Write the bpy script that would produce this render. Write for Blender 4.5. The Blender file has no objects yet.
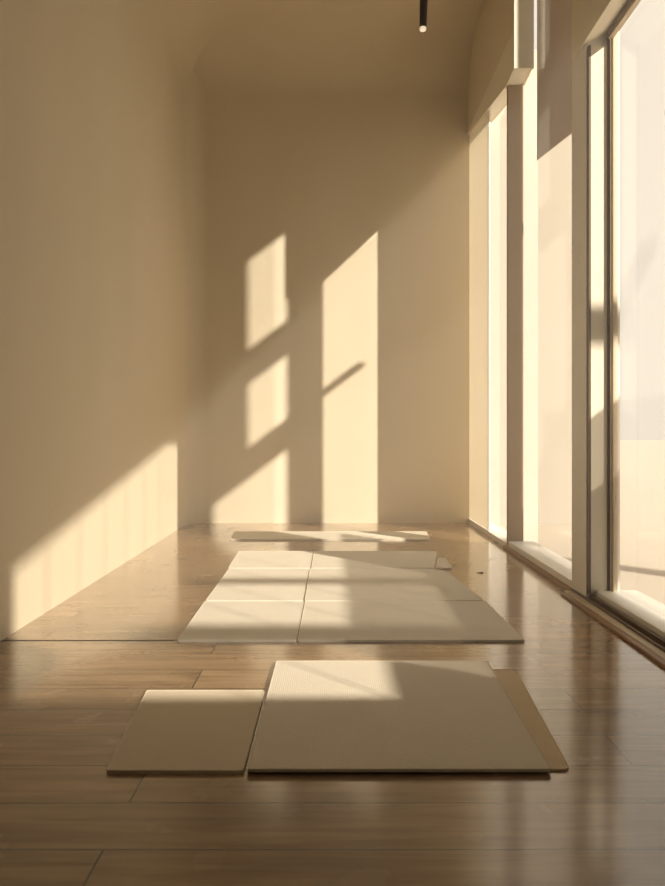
import bpy, bmesh, math, random
from mathutils import Vector
C = bpy.context.scene.collection
S = bpy.context.scene
# ---------------------------------------------------------------- camera
cd = bpy.data.cameras.new('camera'); cam = bpy.data.objects.new('camera', cd); C.objects.link(cam)
cam.location = (0, 0, 1.0); cam.rotation_euler = (math.pi/2, 0, 0)
cd.sensor_fit = 'VERTICAL'; cd.sensor_height = 36; cd.lens = 700/886*36
cd.shift_y = -11/886; cd.shift_x = -0.5/886; cd.clip_start = .02
S.camera = cam
# ---------------------------------------------------------------- world, sun, exposure
w = bpy.data.worlds.new('sky'); S.world = w; w.use_nodes = True
bg = w.node_tree.nodes['Background']; bg.inputs[0].default_value = (1.0, .90, .75, 1); bg.inputs[1].default_value = 1.02
SK, SS = 1.0, 0.75                      # sun travels (-1, SK, -SS)
sd = bpy.data.lights.new('sun', 'SUN'); sun = bpy.data.objects.new('sun', sd); C.objects.link(sun)
sd.energy = 7.4; sd.color = (1.0, .905, .75); sd.angle = math.radians(0.9)
sun.rotation_euler = Vector((-1, SK, -SS)).to_track_quat('-Z', 'Y').to_euler()
sun.location = (8, -6, 7)
S.view_settings.view_transform = 'Standard'; S.view_settings.look = 'None'
S.view_settings.gamma = 1; S.view_settings.use_curve_mapping = False
S.view_settings.exposure = 0.22

# ---------------------------------------------------------------- materials
def mat(name, col, rough=.6, noise=0.0, nscale=(3,3,3), bump=0.0, bscale=60, spec=.5, metal=0, coat=0):
    m = bpy.data.materials.new(name); m.use_nodes = True
    nt = m.node_tree; N = nt.nodes; L = nt.links; b = N['Principled BSDF']
    b.inputs['Base Color'].default_value = (*col, 1); b.inputs['Roughness'].default_value = rough
    b.inputs['Specular IOR Level'].default_value = spec; b.inputs['Metallic'].default_value = metal
    b.inputs['Coat Weight'].default_value = coat
    tc = N.new('ShaderNodeTexCoord')
    if noise:
        mp = N.new('ShaderNodeMapping'); mp.inputs['Scale'].default_value = nscale
        nz = N.new('ShaderNodeTexNoise'); nz.inputs['Scale'].default_value = 1; nz.inputs['Detail'].default_value = 5
        L.new(tc.outputs['Object'], mp.inputs[0]); L.new(mp.outputs[0], nz.inputs['Vector'])
        mx = N.new('ShaderNodeMix'); mx.data_type = 'RGBA'
        mx.inputs[6].default_value = (*[c*(1-noise) for c in col], 1)
        mx.inputs[7].default_value = (*[min(1, c*(1+noise)) for c in col], 1)
        L.new(nz.outputs['Fac'], mx.inputs[0]); L.new(mx.outputs[2], b.inputs['Base Color'])
    if bump:
        n2 = N.new('ShaderNodeTexNoise'); n2.inputs['Scale'].default_value = bscale; n2.inputs['Detail'].default_value = 4
        L.new(tc.outputs['Object'], n2.inputs['Vector'])
        bp = N.new('ShaderNodeBump'); bp.inputs['Strength'].default_value = bump; bp.inputs['Distance'].default_value = .01
        L.new(n2.outputs['Fac'], bp.inputs['Height']); L.new(bp.outputs[0], b.inputs['Normal'])
    return m

WALL = (.79, .69, .515)
M_wall = mat('plaster', WALL, .85, .07, (2.5, 2.5, .5), .12, 45, .2)
M_ceil = mat('ceiling_plaster', (.60, .49, .34), .9, .04, (1, 1, 1), .1, 40, .2)
M_rear = mat('rear_wall_brown', (.10, .065, .04), .9, .04, (1, 1, 1), .1, 40, .2)
M_case = mat('cream_trim', (.92, .85, .70), .6, .03, (2, 2, 2), 0, 1, .3)
M_sill = mat('white_sill', (.92, .88, .80), .45, .03, (3, 3, 3))
M_post = mat('taupe_post', (.42, .31, .20), .6, .06, (8, 8, .6))
M_bronze = mat('bronze_frame', (.13, .075, .04), .4, .1, (5, 5, 1))
M_tan = mat('tan_frame', (.72, .60, .44), .5, .05, (5, 5, 1))
M_lip = mat('wood_lip', (.34, .18, .08), .4, .25, (20, 1.5, 20))
M_ext = mat('blocker_render', (.36, .30, .23), .9, .05, (1, 1, 1))  # for the added sun blockers, dark to limit bounce
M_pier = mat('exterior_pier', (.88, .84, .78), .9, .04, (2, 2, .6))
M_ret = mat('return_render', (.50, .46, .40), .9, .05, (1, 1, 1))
M_terr = mat('terrace', (.62, .55, .46), .8, .08, (1, 1, 1))
M_dark = mat('dark_metal', (.028, .018, .013), .45, .1, (9, 9, 9))

def glass_mat(name, haze, col=(.93, .88, .80)):
    m = bpy.data.materials.new(name); m.use_nodes = True
    nt = m.node_tree; N = nt.nodes; L = nt.links; N.remove(N['Principled BSDF']); out = N['Material Output']
    tr = N.new('ShaderNodeBsdfTransparent'); tr.inputs[0].default_value = (.97, .96, .95, 1)
    tl = N.new('ShaderNodeBsdfTranslucent'); tl.inputs[0].default_value = (*col, 1)
    df = N.new('ShaderNodeBsdfDiffuse'); df.inputs[0].default_value = (*col, 1)
    gl = N.new('ShaderNodeBsdfGlossy'); gl.inputs['Roughness'].default_value = .04
    lw = N.new('ShaderNodeLayerWeight'); lw.inputs[0].default_value = .5
    pw = N.new('ShaderNodeMath'); pw.operation = 'POWER'; pw.inputs[1].default_value = 5; L.new(lw.outputs['Facing'], pw.inputs[0])
    fr = N.new('ShaderNodeMath'); fr.operation = 'MULTIPLY_ADD'; fr.inputs[1].default_value = .5; fr.inputs[2].default_value = .02
    L.new(pw.outputs[0], fr.inputs[0])
    tc = N.new('ShaderNodeTexCoord'); nz = N.new('ShaderNodeTexNoise'); nz.inputs['Scale'].default_value = 1.2
    mr = N.new('ShaderNodeMapRange'); mr.inputs[3].default_value = haze*.8; mr.inputs[4].default_value = min(1, haze*1.2)
    L.new(tc.outputs['Object'], nz.inputs['Vector']); L.new(nz.outputs['Fac'], mr.inputs[0])
    a = N.new('ShaderNodeMixShader'); a.inputs[0].default_value = .3
    L.new(tl.outputs[0], a.inputs[1]); L.new(df.outputs[0], a.inputs[2])
    b = N.new('ShaderNodeMixShader'); L.new(mr.outputs[0], b.inputs[0])
    L.new(tr.outputs[0], b.inputs[1]); L.new(a.outputs[0], b.inputs[2])
    c = N.new('ShaderNodeMixShader'); L.new(fr.outputs[0], c.inputs[0])
    L.new(b.outputs[0], c.inputs[1]); L.new(gl.outputs[0], c.inputs[2])
    L.new(c.outputs[0], out.inputs[0]); return m
M_glass = glass_mat('hazy_glass', .06)
M_frost = glass_mat('frosted_glass', .97, (.76, .69, .56))
M_dimmer = glass_mat('sun_dimmer_glass', .5)  # for the added sheet that dims the sun

def floor_mat():
    m = bpy.data.materials.new('floor_planks'); m.use_nodes = True
    nt = m.node_tree; N = nt.nodes; L = nt.links; b = N['Principled BSDF']
    tc = N.new('ShaderNodeTexCoord')
    mp = N.new('ShaderNodeMapping'); mp.inputs['Location'].default_value = (.55, -1.887+.211*9, 0)
    L.new(tc.outputs['Object'], mp.inputs[0])
    br = N.new('ShaderNodeTexBrick'); br.inputs['Scale'].default_value = 1
    br.offset = .37; br.offset_frequency = 2
    br.inputs['Brick Width'].default_value = 2.3; br.inputs['Row Height'].default_value = .211
    br.inputs['Mortar Size'].default_value = .0035; br.inputs['Mortar Smooth'].default_value = .3
    br.inputs['Color1'].default_value = (0, 0, 0, 1); br.inputs['Color2'].default_value = (1, 1, 1, 1)
    br.inputs['Mortar'].default_value = (.5, .5, .5, 1)
    L.new(mp.outputs[0], br.inputs['Vector'])
    m2 = N.new('ShaderNodeMapping'); m2.inputs['Scale'].default_value = (1.6, 22, 1)
    L.new(tc.outputs['Object'], m2.inputs[0])
    # offset the grain per plank
    ad = N.new('ShaderNodeVectorMath'); ad.operation = 'ADD'; L.new(m2.outputs[0], ad.inputs[0])
    sc = N.new('ShaderNodeVectorMath'); sc.operation = 'SCALE'; sc.inputs['Scale'].default_value = 37
    L.new(br.outputs['Color'], sc.inputs[0]); L.new(sc.outputs[0], ad.inputs[1])
    g = N.new('ShaderNodeTexNoise'); g.inputs['Scale'].default_value = 1; g.inputs['Detail'].default_value = 6; g.inputs['Distortion'].default_value = .8
    L.new(ad.outputs[0], g.inputs['Vector'])
    cr = N.new('ShaderNodeValToRGB'); e = cr.color_ramp.elements
    e[0].position = .3; e[0].color = (.25, .145, .073, 1); e[1].position = .75; e[1].color = (.52, .35, .195, 1)
    L.new(g.outputs['Fac'], cr.inputs[0])
    pv = N.new('ShaderNodeMix'); pv.data_type = 'RGBA'; pv.blend_type = 'MULTIPLY'
    vr = N.new('ShaderNodeMapRange'); vr.inputs[3].default_value = .82; vr.inputs[4].default_value = 1.12
    L.new(br.outputs['Color'], vr.inputs[0]); pv.inputs[0].default_value = 1
    L.new(cr.outputs[0], pv.inputs[6]); L.new(vr.outputs[0], pv.inputs[7])
    sm = N.new('ShaderNodeMix'); sm.data_type = 'RGBA'; sm.inputs[7].default_value = (.03, .017, .008, 1)
    L.new(br.outputs['Fac'], sm.inputs[0]); L.new(pv.outputs[2], sm.inputs[6]); L.new(sm.outputs[2], b.inputs['Base Color'])
    rn = N.new('ShaderNodeTexNoise'); rn.inputs['Scale'].default_value = 5; rn.inputs['Detail'].default_value = 6
    L.new(tc.outputs['Object'], rn.inputs['Vector'])
    rr = N.new('ShaderNodeMapRange'); rr.inputs[1].default_value = .3; rr.inputs[2].default_value = .7
    rr.inputs[3].default_value = .18; rr.inputs[4].default_value = .30
    L.new(rn.outputs['Fac'], rr.inputs[0]); L.new(rr.outputs[0], b.inputs['Roughness'])
    b.inputs['Coat Weight'].default_value = 1; b.inputs['Coat Roughness'].default_value = .14; b.inputs['Coat IOR'].default_value = 2.05; b.inputs['Specular IOR Level'].default_value = .15
    bp = N.new('ShaderNodeBump'); bp.inputs['Strength'].default_value = .08; bp.inputs['Distance'].default_value = .004
    L.new(g.outputs['Fac'], bp.inputs['Height']); L.new(bp.outputs[0], b.inputs['Normal'])
    return m
M_floor = floor_mat()

def rib_mat(name, col, scale=90, strength=.35, noise=.05):
    m = mat(name, col, .85, noise, (6, 6, 6), 0, 1, .15)
    N = m.node_tree.nodes; L = m.node_tree.links; b = N['Principled BSDF']
    tc = N.new('ShaderNodeTexCoord'); h = []
    for d in ('X', 'Y'):
        wv = N.new('ShaderNodeTexWave'); wv.bands_direction = d; wv.inputs['Scale'].default_value = scale/3
        L.new(tc.outputs['Object'], wv.inputs['Vector']); h.append(wv)
    mu = N.new('ShaderNodeMath'); mu.operation = 'MULTIPLY'
    L.new(h[0].outputs['Fac'], mu.inputs[0]); L.new(h[1].outputs['Fac'], mu.inputs[1])
    bp = N.new('ShaderNodeBump'); bp.inputs['Strength'].default_value = strength; bp.inputs['Distance'].default_value = .004
    L.new(mu.outputs[0], bp.inputs['Height']); L.new(bp.outputs[0], b.inputs['Normal'])
    return m

# ---------------------------------------------------------------- mesh helpers
def obj(name, bm, m, parent=None, bevel=0, seg=2):
    me = bpy.data.meshes.new(name); bmesh.ops.recalc_face_normals(bm, faces=bm.faces[:]); bm.to_mesh(me); bm.free()
    me.materials.append(m); o = bpy.data.objects.new(name, me); C.objects.link(o)
    if parent: o.parent = parent
    if bevel:
        b = o.modifiers.new('bevel', 'BEVEL'); b.width = bevel; b.segments = seg; b.limit_method = 'ANGLE'
    return o
def bx(bm, x0, x1, y0, y1, z0, z1):
    v = [bm.verts.new((x, y, z)) for x in (x0, x1) for y in (y0, y1) for z in (z0, z1)]
    for f in ((0,1,3,2), (4,6,7,5), (0,4,5,1), (2,3,7,6), (0,2,6,4), (1,5,7,3)):
        bm.faces.new([v[i] for i in f])
def box(*a):
    bm = bmesh.new(); bx(bm, *a); return bm
def prism(pts, x0, x1, bm=None):           # polygon in (y, z), extruded along x
    bm = bm or bmesh.new()
    a = [bm.verts.new((x0, y, z)) for y, z in pts]; b = [bm.verts.new((x1, y, z)) for y, z in pts]
    n = len(pts); bm.faces.new(a); bm.faces.new(b[::-1])
    for i in range(n): bm.faces.new((a[i], b[i], b[(i+1) % n], a[(i+1) % n]))
    return bm
def struct(name, bm, m, parent=None, bevel=0):
    o = obj(name, bm, m, parent, bevel)
    if not parent: o['kind'] = 'structure'
    return o
def empty(name, loc=(0, 0, 0)):
    o = bpy.data.objects.new(name, None); C.objects.link(o); o.location = loc; o.empty_display_size = .1; return o
def tag(o, label, cat, group=None):
    o['label'] = label; o['category'] = cat
    if group: o['group'] = group

# ---------------------------------------------------------------- room shell
XR, XL, YB, H = 1.484, -1.59, 7.69, 5.2
YF = -4.5
struct('floor', box(XL-.2, XR, YF-.2, YB+.2, -.2, 0), M_floor)
struct('ceiling', box(XL-.2, XR+.2, YF-.2, YB+.2, H, H+.2), M_wall)
struct('wall_left', box(XL-.2, XL, YF, YB, 0, H), M_wall)
struct('wall_back', box(XL-.2, 1.6, YB, YB+.2, 0, H), M_wall)
struct('wall_return', box(1.6, 2.62, YB, YB+.2, -.2, H), M_ret)
def fillet(name, r, n, place):            # concave corner: the wall and ceiling run into each other in a soft curve
    prof = [(0, 0)] + [(r-r*math.sin(t), r-r*math.cos(t)) for t in [math.pi/2*k/n for k in range(n+1)]]
    bm = bmesh.new(); A = [bm.verts.new(place(u, v, 0)) for u, v in prof]; B = [bm.verts.new(place(u, v, 1)) for u, v in prof]
    bm.faces.new(A); bm.faces.new(B[::-1]); k = len(prof)
    for i in range(k): bm.faces.new((A[i], A[(i+1) % k], B[(i+1) % k], B[i]))
    o = struct(name, bm, M_wall)
    for p in o.data.polygons: p.use_smooth = len(p.vertices) == 4
    o.data.set_sharp_from_angle(angle=.6)
fillet('wall_corner', .22, 16, lambda u, v, e: (XL+u, YB-v, e*H))
fillet('ceiling_cove_back', .5, 20, lambda u, v, e: (XL+e*(XR-XL), YB-u, H-v))
fillet('ceiling_cove_left', .5, 20, lambda u, v, e: (XL+u, YF+e*(YB-YF), H-v))
struct('wall_rear', box(XL-.2, XR+.2, YF-.2, YF, 0, H), M_rear)
# right wall: far header, clerestory strip, near header, solid rear part, deep pier, outer shade fin
bm = prism([(5.7, 3.97), (5.95, 3.95), (7.69, 4.27), (7.69, H), (5.7, H)], XR, 1.63)
struct('wall_right', bm, M_wall)
bm = prism([(5.698, 3.96), (5.95, 3.94), (YB, 4.262), (YB, 4.28), (5.698, 4.28)], XR-.012, XR+.11)
bx(bm, XR-.012, 1.632, 5.685, 5.699, 3.955, H)
struct('trim_1', bm, M_case)
struct('wall_right_clerestory', box(XR, 1.63, 4.35, 5.7, 4.95, H), M_wall)
bm = bmesh.new(); fa = [(XR-.035, 3.25), (1.67, 3.37), (1.67, H), (XR-.035, H)]
va = [bm.verts.new((x, -.25, z)) for x, z in fa]; vb = [bm.verts.new((x, 4.24, z)) for x, z in fa]
bm.faces.new(va); bm.faces.new(vb[::-1])
for i in range(4): bm.faces.new((va[i], vb[i], vb[(i+1) % 4], va[(i+1) % 4]))
struct('wall_right_near', bm, M_case)
struct('wall_right_rear', prism([(YF, 0), (1.1, 0), (1.1, .95), (-.25, .95), (-.25, H), (YF, H)], XR, 1.67), M_wall)
struct('wall_right_pier', box(XR, 1.68, 4.10, 4.35, 0, H), M_pier)
bm = bmesh.new(); fa = [(1.67, 3.22), (2.04, 3.45), (2.04, H), (1.67, H)]
va = [bm.verts.new((x, 7.36-x, z)) for x, z in fa]; vb = [bm.verts.new((x, 7.40-x, z)) for x, z in fa]
bm.faces.new(va); bm.faces.new(vb[::-1])
for i in range(4): bm.faces.new((va[i], vb[i], vb[(i+1) % 4], va[(i+1) % 4]))
struct('wall_right_shade_fin', bm, M_post)  # dark board cut along the shadow edge, standing in for the shade above
struct('trim_2', box(XR-.004, 1.615, 5.93, 5.97, .03, 3.96), M_post, bevel=.004)      # post between the two far windows

# window_1: frosted panel beside the back wall
w1 = empty('window_1', (XR, 6.9, 0)); w1['kind'] = 'structure'
def P(o, w): o.parent = w; o.matrix_parent_inverse = w.matrix_world.inverted() ; return o
def part(w, name, bm, m, bevel=0):
    o = obj(name, bm, m, None, bevel); o.parent = w
    for v in o.data.vertices: v.co -= w.location
    return o
part(w1, 'glass_pane', prism([(6.72, .055), (YB-.003, .055), (YB-.003, 4.29), (6.72, 4.10)], XR+.013, XR+.019), M_frost)
part(w1, 'glass_pane', box(1.60, 1.604, 5.98, 6.715, .055, 4.0), M_glass)
part(w1, 'sill', box(XR, 1.66, 6.03, YB, 0.0, .05), M_sill, .004)
part(w1, 'frame', box(XR+.004, XR+.022, 6.69, 6.72, .05, 4.1), M_sill)
# window_2
w2 = empty('window_2', (XR, 5.1, 0)); w2['kind'] = 'structure'
part(w2, 'glass_pane', box(1.595, 1.599, 4.355, 5.45, .06, 4.9), M_glass)
part(w2, 'sill', box(XR, 1.70, 4.35, 5.93, .028, .075), M_sill, .004)
part(w2, 'track', box(XR-.02, XR+.1, 4.33, 6.03, 0, .028), M_lip, .004)
# window_3: tall bronze framed pane, header to floor
w3 = empty('window_3', (XR, 3.0, 0)); w3['kind'] = 'structure'
part(w3, 'glass_pane', box(1.632, 1.637, 1.11, 4.06, .09, 3.34), M_glass)
part(w3, 'glass_pane', box(1.632, 1.637, -.245, 1.10, .96, 3.34), M_glass)
bm = box(XR+.004, XR+.016, 4.07, 4.098, .06, 3.25)
bx(bm, 1.602, 1.616, 4.08, 4.098, .06, 3.34)
bx(bm, 1.625, 1.66, 1.1, 4.06, 3.325, 3.365)
bx(bm, 1.585, 1.598, 1.1, 4.06, 3.29, 3.32)
part(w3, 'frame', bm, M_bronze)
part(w3, 'jamb', box(XR+.016, 1.60, 4.085, 4.1, .06, 3.25), M_case)
bm = box(1.620, 1.645, 4.045, 4.082, .076, 3.325); bx(bm, 1.598, 1.625, 1.1, 4.06, 3.28, 3.335)
part(w3, 'inner_frame', bm, M_tan)
part(w3, 'sill', box(1.53, 1.78, 1.1, 4.1, .0, .075), M_sill, .005)
bm = box(XR-.055, XR+.048, 1.1, 4.33, 0, .022); part(w3, 'track', bm, M_tan, .006)
bm = box(XR-.012, XR-.002, 1.1, 4.30, .021, .034); bx(bm, XR+.018, XR+.028, 1.1, 4.3, .021, .05)
part(w3, 'track_rail', bm, M_bronze)
part(w3, 'track_lip', box(XR-.085, XR-.054, 1.1, 4.30, 0, .016), M_lip, .004)

# ---------------------------------------------------------------- outside: terrace, added unseen wall, bars and screens that shape the sun patches
struct('ground', box(XR+.001, 60, -20, 90, -.25, -.03), M_terr)
XO = 2.6
def O(pts, x0=XO-.04, x1=XO+.04): return prism([(y, z+1) for y, z in pts], x0, x1)
ZF = 2.62
def ff(X, x=XO): return (ZF-SK*(x-X), -1+SS*(x-X))
a = ff(-1.22); c = ff(.24)
struct('wall_sun_blocker', O([(-8, -1.03), (1.9, -1.03), (1.9, -.04), (4.8, -.04), (4.8, -1.03), (4.9, -1.03), (4.9, .44), (.85, .44), (.68, c[1]), c, a, (-.74, 1.87), (-.74, 2.48), (3.36, 3.2), (3.36, 9.0), (-8, 9.0)]), M_ext)  # added unseen wall, outline cut to shape the sun on floor and left wall
struct('sun_blocker_3', O([(4.62, .44), (4.9, .44), (4.9, 4.9), (4.62, 4.9)]), M_ext)  # added panel, shades the gap between the back wall's sun patches
struct('sun_blocker_4', O([(3.74, 2.16), (4.62, 2.16), (4.62, 2.45), (3.74, 2.45)]), M_ext)  # added bar, casts the lower shadow band on the back wall
struct('sun_blocker_5', O([(4.12, 3.2), (4.62, 3.2), (4.62, 3.53), (4.12, 3.53)]), M_ext)  # added bar, casts the upper shadow band on the back wall
struct('sun_blocker_6', O([(4.9, 2.44), (5.40, 2.44), (5.40, 2.48), (4.9, 2.48)]), M_ext)  # added thin bar, casts the fine line in the right sun patch
struct('sun_blocker_7', O([(4.12, 4.55), (4.62, 4.55), (4.62, 4.9), (4.12, 4.9)]), M_ext)  # added bar, cuts off the top of the sun patch
struct('sun_blocker_9', O([(3.36, .44), (3.74, .44), (3.74, 2.16), (3.74, 2.45), (4.12, 2.45), (4.12, 4.9), (3.36, 4.9)]), M_ext)  # added panel, throws the shade beside the back left corner
struct('sun_dimmer', O([(.85, .44), (4.3, .44), (4.3, .9), (.72, .9), (.72, .8)], XO-.006, XO+.006), M_dimmer)  # added translucent sheet, dims the sun on the right of the mats
struct('sky_blocker_roof', box(1.67, XO+.04, -8, 3.5, 4.95, 5.1), M_ext)  # added unseen roof, keeps sky light off the near room
scr = empty('sky_blocker_fins', (2.1, 0, -.03)); scr['kind'] = 'structure'      # added unseen fins along the sun's bearing, cutting sky light from the sides
for k in range(10):
    y0 = -2.2+.5*k; bm = bmesh.new(); L_ = .74
    cs = [(1.76, y0+L_), (1.763, y0+L_+.003), (1.763+L_, y0+.003), (1.76+L_, y0)]
    va = [bm.verts.new((x, y, -.03)) for x, y in cs]; vb = [bm.verts.new((x, y, 4.95)) for x, y in cs]
    bm.faces.new(va); bm.faces.new(vb[::-1])
    for i in range(4): bm.faces.new((va[i], vb[i], vb[(i+1) % 4], va[(i+1) % 4]))
    part(scr, 'fin', bm, M_dark)
pg = empty('floor_shade_frame', (6.5, -1, -.03)); pg['kind'] = 'structure'  # added unseen frame, its cross bars cast shade bands over floor and mats
part(pg, 'beam', box(6.42, 6.58, -3.4, 1.2, 3.78, 3.92), M_ext)
for y in (-3.2, 1.0): part(pg, 'post', box(6.42, 6.58, y-.08, y+.08, -.03, 3.78), M_ext)
for z, hw in ((3.50, .11), (4.72, .05), (6.3, .10)):
    y = z - SK*4/SS
    part(pg, 'shade_bar', box(4.3, 6.7, y-hw, y+hw, 3.92, 4.0), M_ext)

# ---------------------------------------------------------------- pendant spotlight
pl = empty('pendant_light', (.79, 6.0, H)); tag(pl, 'slim dark tubular spotlight hanging from the ceiling near the back wall', 'light')
def cyl(bm, r0, r1, z0, z1, n=28):
    a = [bm.verts.new((r0*math.cos(t), r0*math.sin(t), z0)) for t in [2*math.pi*i/n for i in range(n)]]
    b = [bm.verts.new((r1*math.cos(t), r1*math.sin(t), z1)) for t in [2*math.pi*i/n for i in range(n)]]
    for i in range(n): bm.faces.new((a[i], a[(i+1) % n], b[(i+1) % n], b[i]))
    bm.faces.new(a[::-1]); bm.faces.new(b); return bm
def sm(o):
    for p in o.data.polygons: p.use_smooth = len(p.vertices) == 4
    return o
sm(obj('ceiling_rose', cyl(bmesh.new(), .06, .06, -.02, 0), M_dark, pl))
sm(obj('tube', cyl(bmesh.new(), .030, .042, -.735, -.02), M_dark, pl))
Me = bpy.data.materials.new('lamp_glow'); Me.use_nodes = True
b = Me.node_tree.nodes['Principled BSDF']; b.inputs['Emission Color'].default_value = (1, .78, .55, 1); b.inputs['Emission Strength'].default_value = .75
sm(obj('lens', cyl(bmesh.new(), .026, .029, -.757, -.735), Me, pl))
pl.rotation_euler = (0, math.radians(1.5), 0)

# ---------------------------------------------------------------- mats
M_mid = rib_mat('ribbed_taupe', (.88, .80, .66), 120, .3)
M_lft = rib_mat('taupe_mat', (.84, .73, .56), 200, .25)
M_und = mat('tan_mat', (.86, .70, .49), .8, .08, (9, 9, 9), .3, 120, .2)
M_crm = rib_mat('cream_mat', (.84, .77, .64), 200, .2)
M_crm2 = rib_mat('sand_mat', (.80, .73, .60), 200, .2)
M_edge = mat('mat_edge', (.80, .71, .56), .7, .05, (9, 9, 9))
M_edge2 = mat('mat_edge_cream', (.84, .77, .64), .7, .05, (9, 9, 9))
def rounded(cs, radii, n=7):
    out = []
    for i, p in enumerate(cs):
        p = Vector(p); a = Vector(cs[i-1]) - p; b = Vector(cs[(i+1) % len(cs)]) - p
        a.normalize(); b.normalize(); r = radii[i] if isinstance(radii, (list, tuple)) else radii
        p0, p1 = p+a*r, p+b*r
        for k in range(n+1):
            t = k/n; out.append(p0*(1-t)**2 + p*2*t*(1-t) + p1*t*t)
    return out
def yoga_mat(cs, z0, th, m, me, label, r=.02, group=None, name='yoga_mat', rim=.0022):
    cx = sum(c[0] for c in cs)/len(cs); cy = sum(c[1] for c in cs)/len(cs)
    t = empty(name, (cx, cy, z0)); tag(t, label, 'mat', group)
    pts = rounded([(x-cx, y-cy) for x, y in cs], r)
    bm = bmesh.new(); ins = .003
    lay = []
    for s, z in ((.0, 0.0), (0, th*.75), (ins, th)):
        ring = []
        for p in pts:
            q = p - p.normalized()*s; ring.append(bm.verts.new((q.x, q.y, z)))
        lay.append(ring)
    n = len(pts); bm.faces.new(lay[0][::-1]); bm.faces.new(lay[-1])
    for A, B in zip(lay, lay[1:]):
        for i in range(n): bm.faces.new((A[i], A[(i+1) % n], B[(i+1) % n], B[i]))
    obj('surface', bm, m, t)
    # stitched edge binding: a tube along the top rim
    bm = bmesh.new(); rings = []
    for i, p in enumerate(pts):
        d = (pts[(i+1) % n] - pts[i-1]).normalized(); nn = Vector((d.y, -d.x))
        c = p - p.normalized()*.003
        rings.append([bm.verts.new((c.x+nn.x*rim*math.cos(a), c.y+nn.y*rim*math.cos(a), th-rim*.3+rim*math.sin(a))) for a in [2*math.pi*k/8 for k in range(8)]])
    for i in range(n):
        A, B = rings[i], rings[(i+1) % n]
        for k in range(8): bm.faces.new((A[k], A[(k+1) % 8], B[(k+1) % 8], B[k]))
    o = obj('edge_binding', bm, me, t)
    for p in o.data.polygons: p.use_smooth = True
    return t
q = .985                                    # mat tops sit 15 mm above the floor
def F(px, y, h=.014):                       # point on the floor plan, laid out from measured floor positions
    z = (1-h)*700/(y-432); return ((px-333)/700*z, z)
yoga_mat([(.33, 2.075), (.700, 2.060), (.765, 2.93), (.36, 2.95)], 0, .0055, M_und, M_und, 'thin tan mat sticking out from under the right side of the ribbed mat', .03)
yoga_mat([(-.665, 2.045), (-.262, 2.045), (-.262, 2.685), (-.715, 2.685)], 0, .010, M_lft, M_edge, 'small smooth taupe mat in front, left of the large ribbed mat', .014)
yoga_mat([(-.252, 2.04), (.638, 2.04), (.665, 3.01), (-.244, 3.01)], .0085, .008, M_mid, M_edge, 'large ribbed taupe mat in the foreground lying over a thin tan mat', .012)
rows = [
 ([(-.742, 3.33), (-.176, 3.33), (-.170, 4.10), (-.752, 4.10)], 0, .010, M_crm, 'cream mat left of the seam in the back rows, nearest the camera', .012),
 ([(-.170, 3.33), (.915, 3.33), (.895, 4.10), (-.164, 4.10)], 0, .010, M_crm2, 'wide cream mat right of the seam in the back rows, nearest the camera', .014),
 ([(-.750, 4.115), (-.178, 4.115), (-.174, 5.08), (-.755, 5.08)], 0, .010, M_crm, 'cream mat left of the seam in the middle back row', .012),
 ([(-.168, 4.115), (.890, 4.115), (.80, 5.08), (-.166, 5.08)], 0, .010, M_crm2, 'wide cream mat with a rounded far right corner, middle back row', [.012, .03, .18, .012]),
 ([(-.765, 5.10), (-.170, 5.10), (-.165, 5.82), (-.785, 5.82)], 0, .010, M_crm, 'cream mat left of the seam in the farther back row', .012),
 ([(-.160, 5.10), (.735, 5.10), (.86, 5.82), (-.158, 5.82)], 0, .010, M_crm2, 'wide cream mat right of the seam in the farther back row', .02),
 ([(.752, 5.10), (.865, 5.10), (.885, 5.50), (.825, 5.50)], 0, .010, M_crm2, 'narrow cream mat piece at the right end of the farther back row', .01),
 ([(-.95, 6.45), (.90, 6.45), (.93, 6.95), (-.98, 6.95)], 0, .012, M_crm2, 'long pale mat lying farthest away near the back wall', .02)]
for cs, z0, th, m, lab, r in rows: yoga_mat(cs, z0, th, m, M_edge2, lab, r, 'cream mats in the back rows')

struct('trim_10', box(XL, -.76, 3.350, 3.362, -.002, .0012), M_dark)      # dark expansion joint in the planks
bm = bmesh.new()
va = [bm.verts.new((.022*math.cos(t)*(1+.35*math.sin(3*t)), .012*math.sin(t)*(1+.3*math.cos(2*t)), .001)) for t in [2*math.pi*i/12 for i in range(12)]]
bm.faces.new(va); gg = bmesh.ops.extrude_face_region(bm, geom=bm.faces[:])
for v in gg['geom']:
    if isinstance(v, bmesh.types.BMVert): v.co.z = .005+.003*math.sin(v.co.x*90)
o = obj('wood_chip', bm, M_dark); o.location = (1.04, 4.96, 0)
tag(o, 'tiny dark chip lying on the shiny floor near the window post', 'chip')
# ---------------------------------------------------------------- thin haze in the room air
Mh = bpy.data.materials.new('air_haze'); Mh.use_nodes = True
nt = Mh.node_tree; nt.nodes.remove(nt.nodes['Principled BSDF'])
vs = nt.nodes.new('ShaderNodeVolumeScatter'); vs.inputs['Color'].default_value = (1, .95, .86, 1)
vs.inputs['Density'].default_value = .045; vs.inputs['Anisotropy'].default_value = 0
nt.links.new(vs.outputs[0], nt.nodes['Material Output'].inputs['Volume'])
hz = obj('haze', box(XL+.01, XR-.09, YF+.01, YB-.23, .03, 4.40), Mh)
hz['kind'] = 'stuff'; tag(hz, 'thin warm haze in the sunlit air of the room', 'haze')
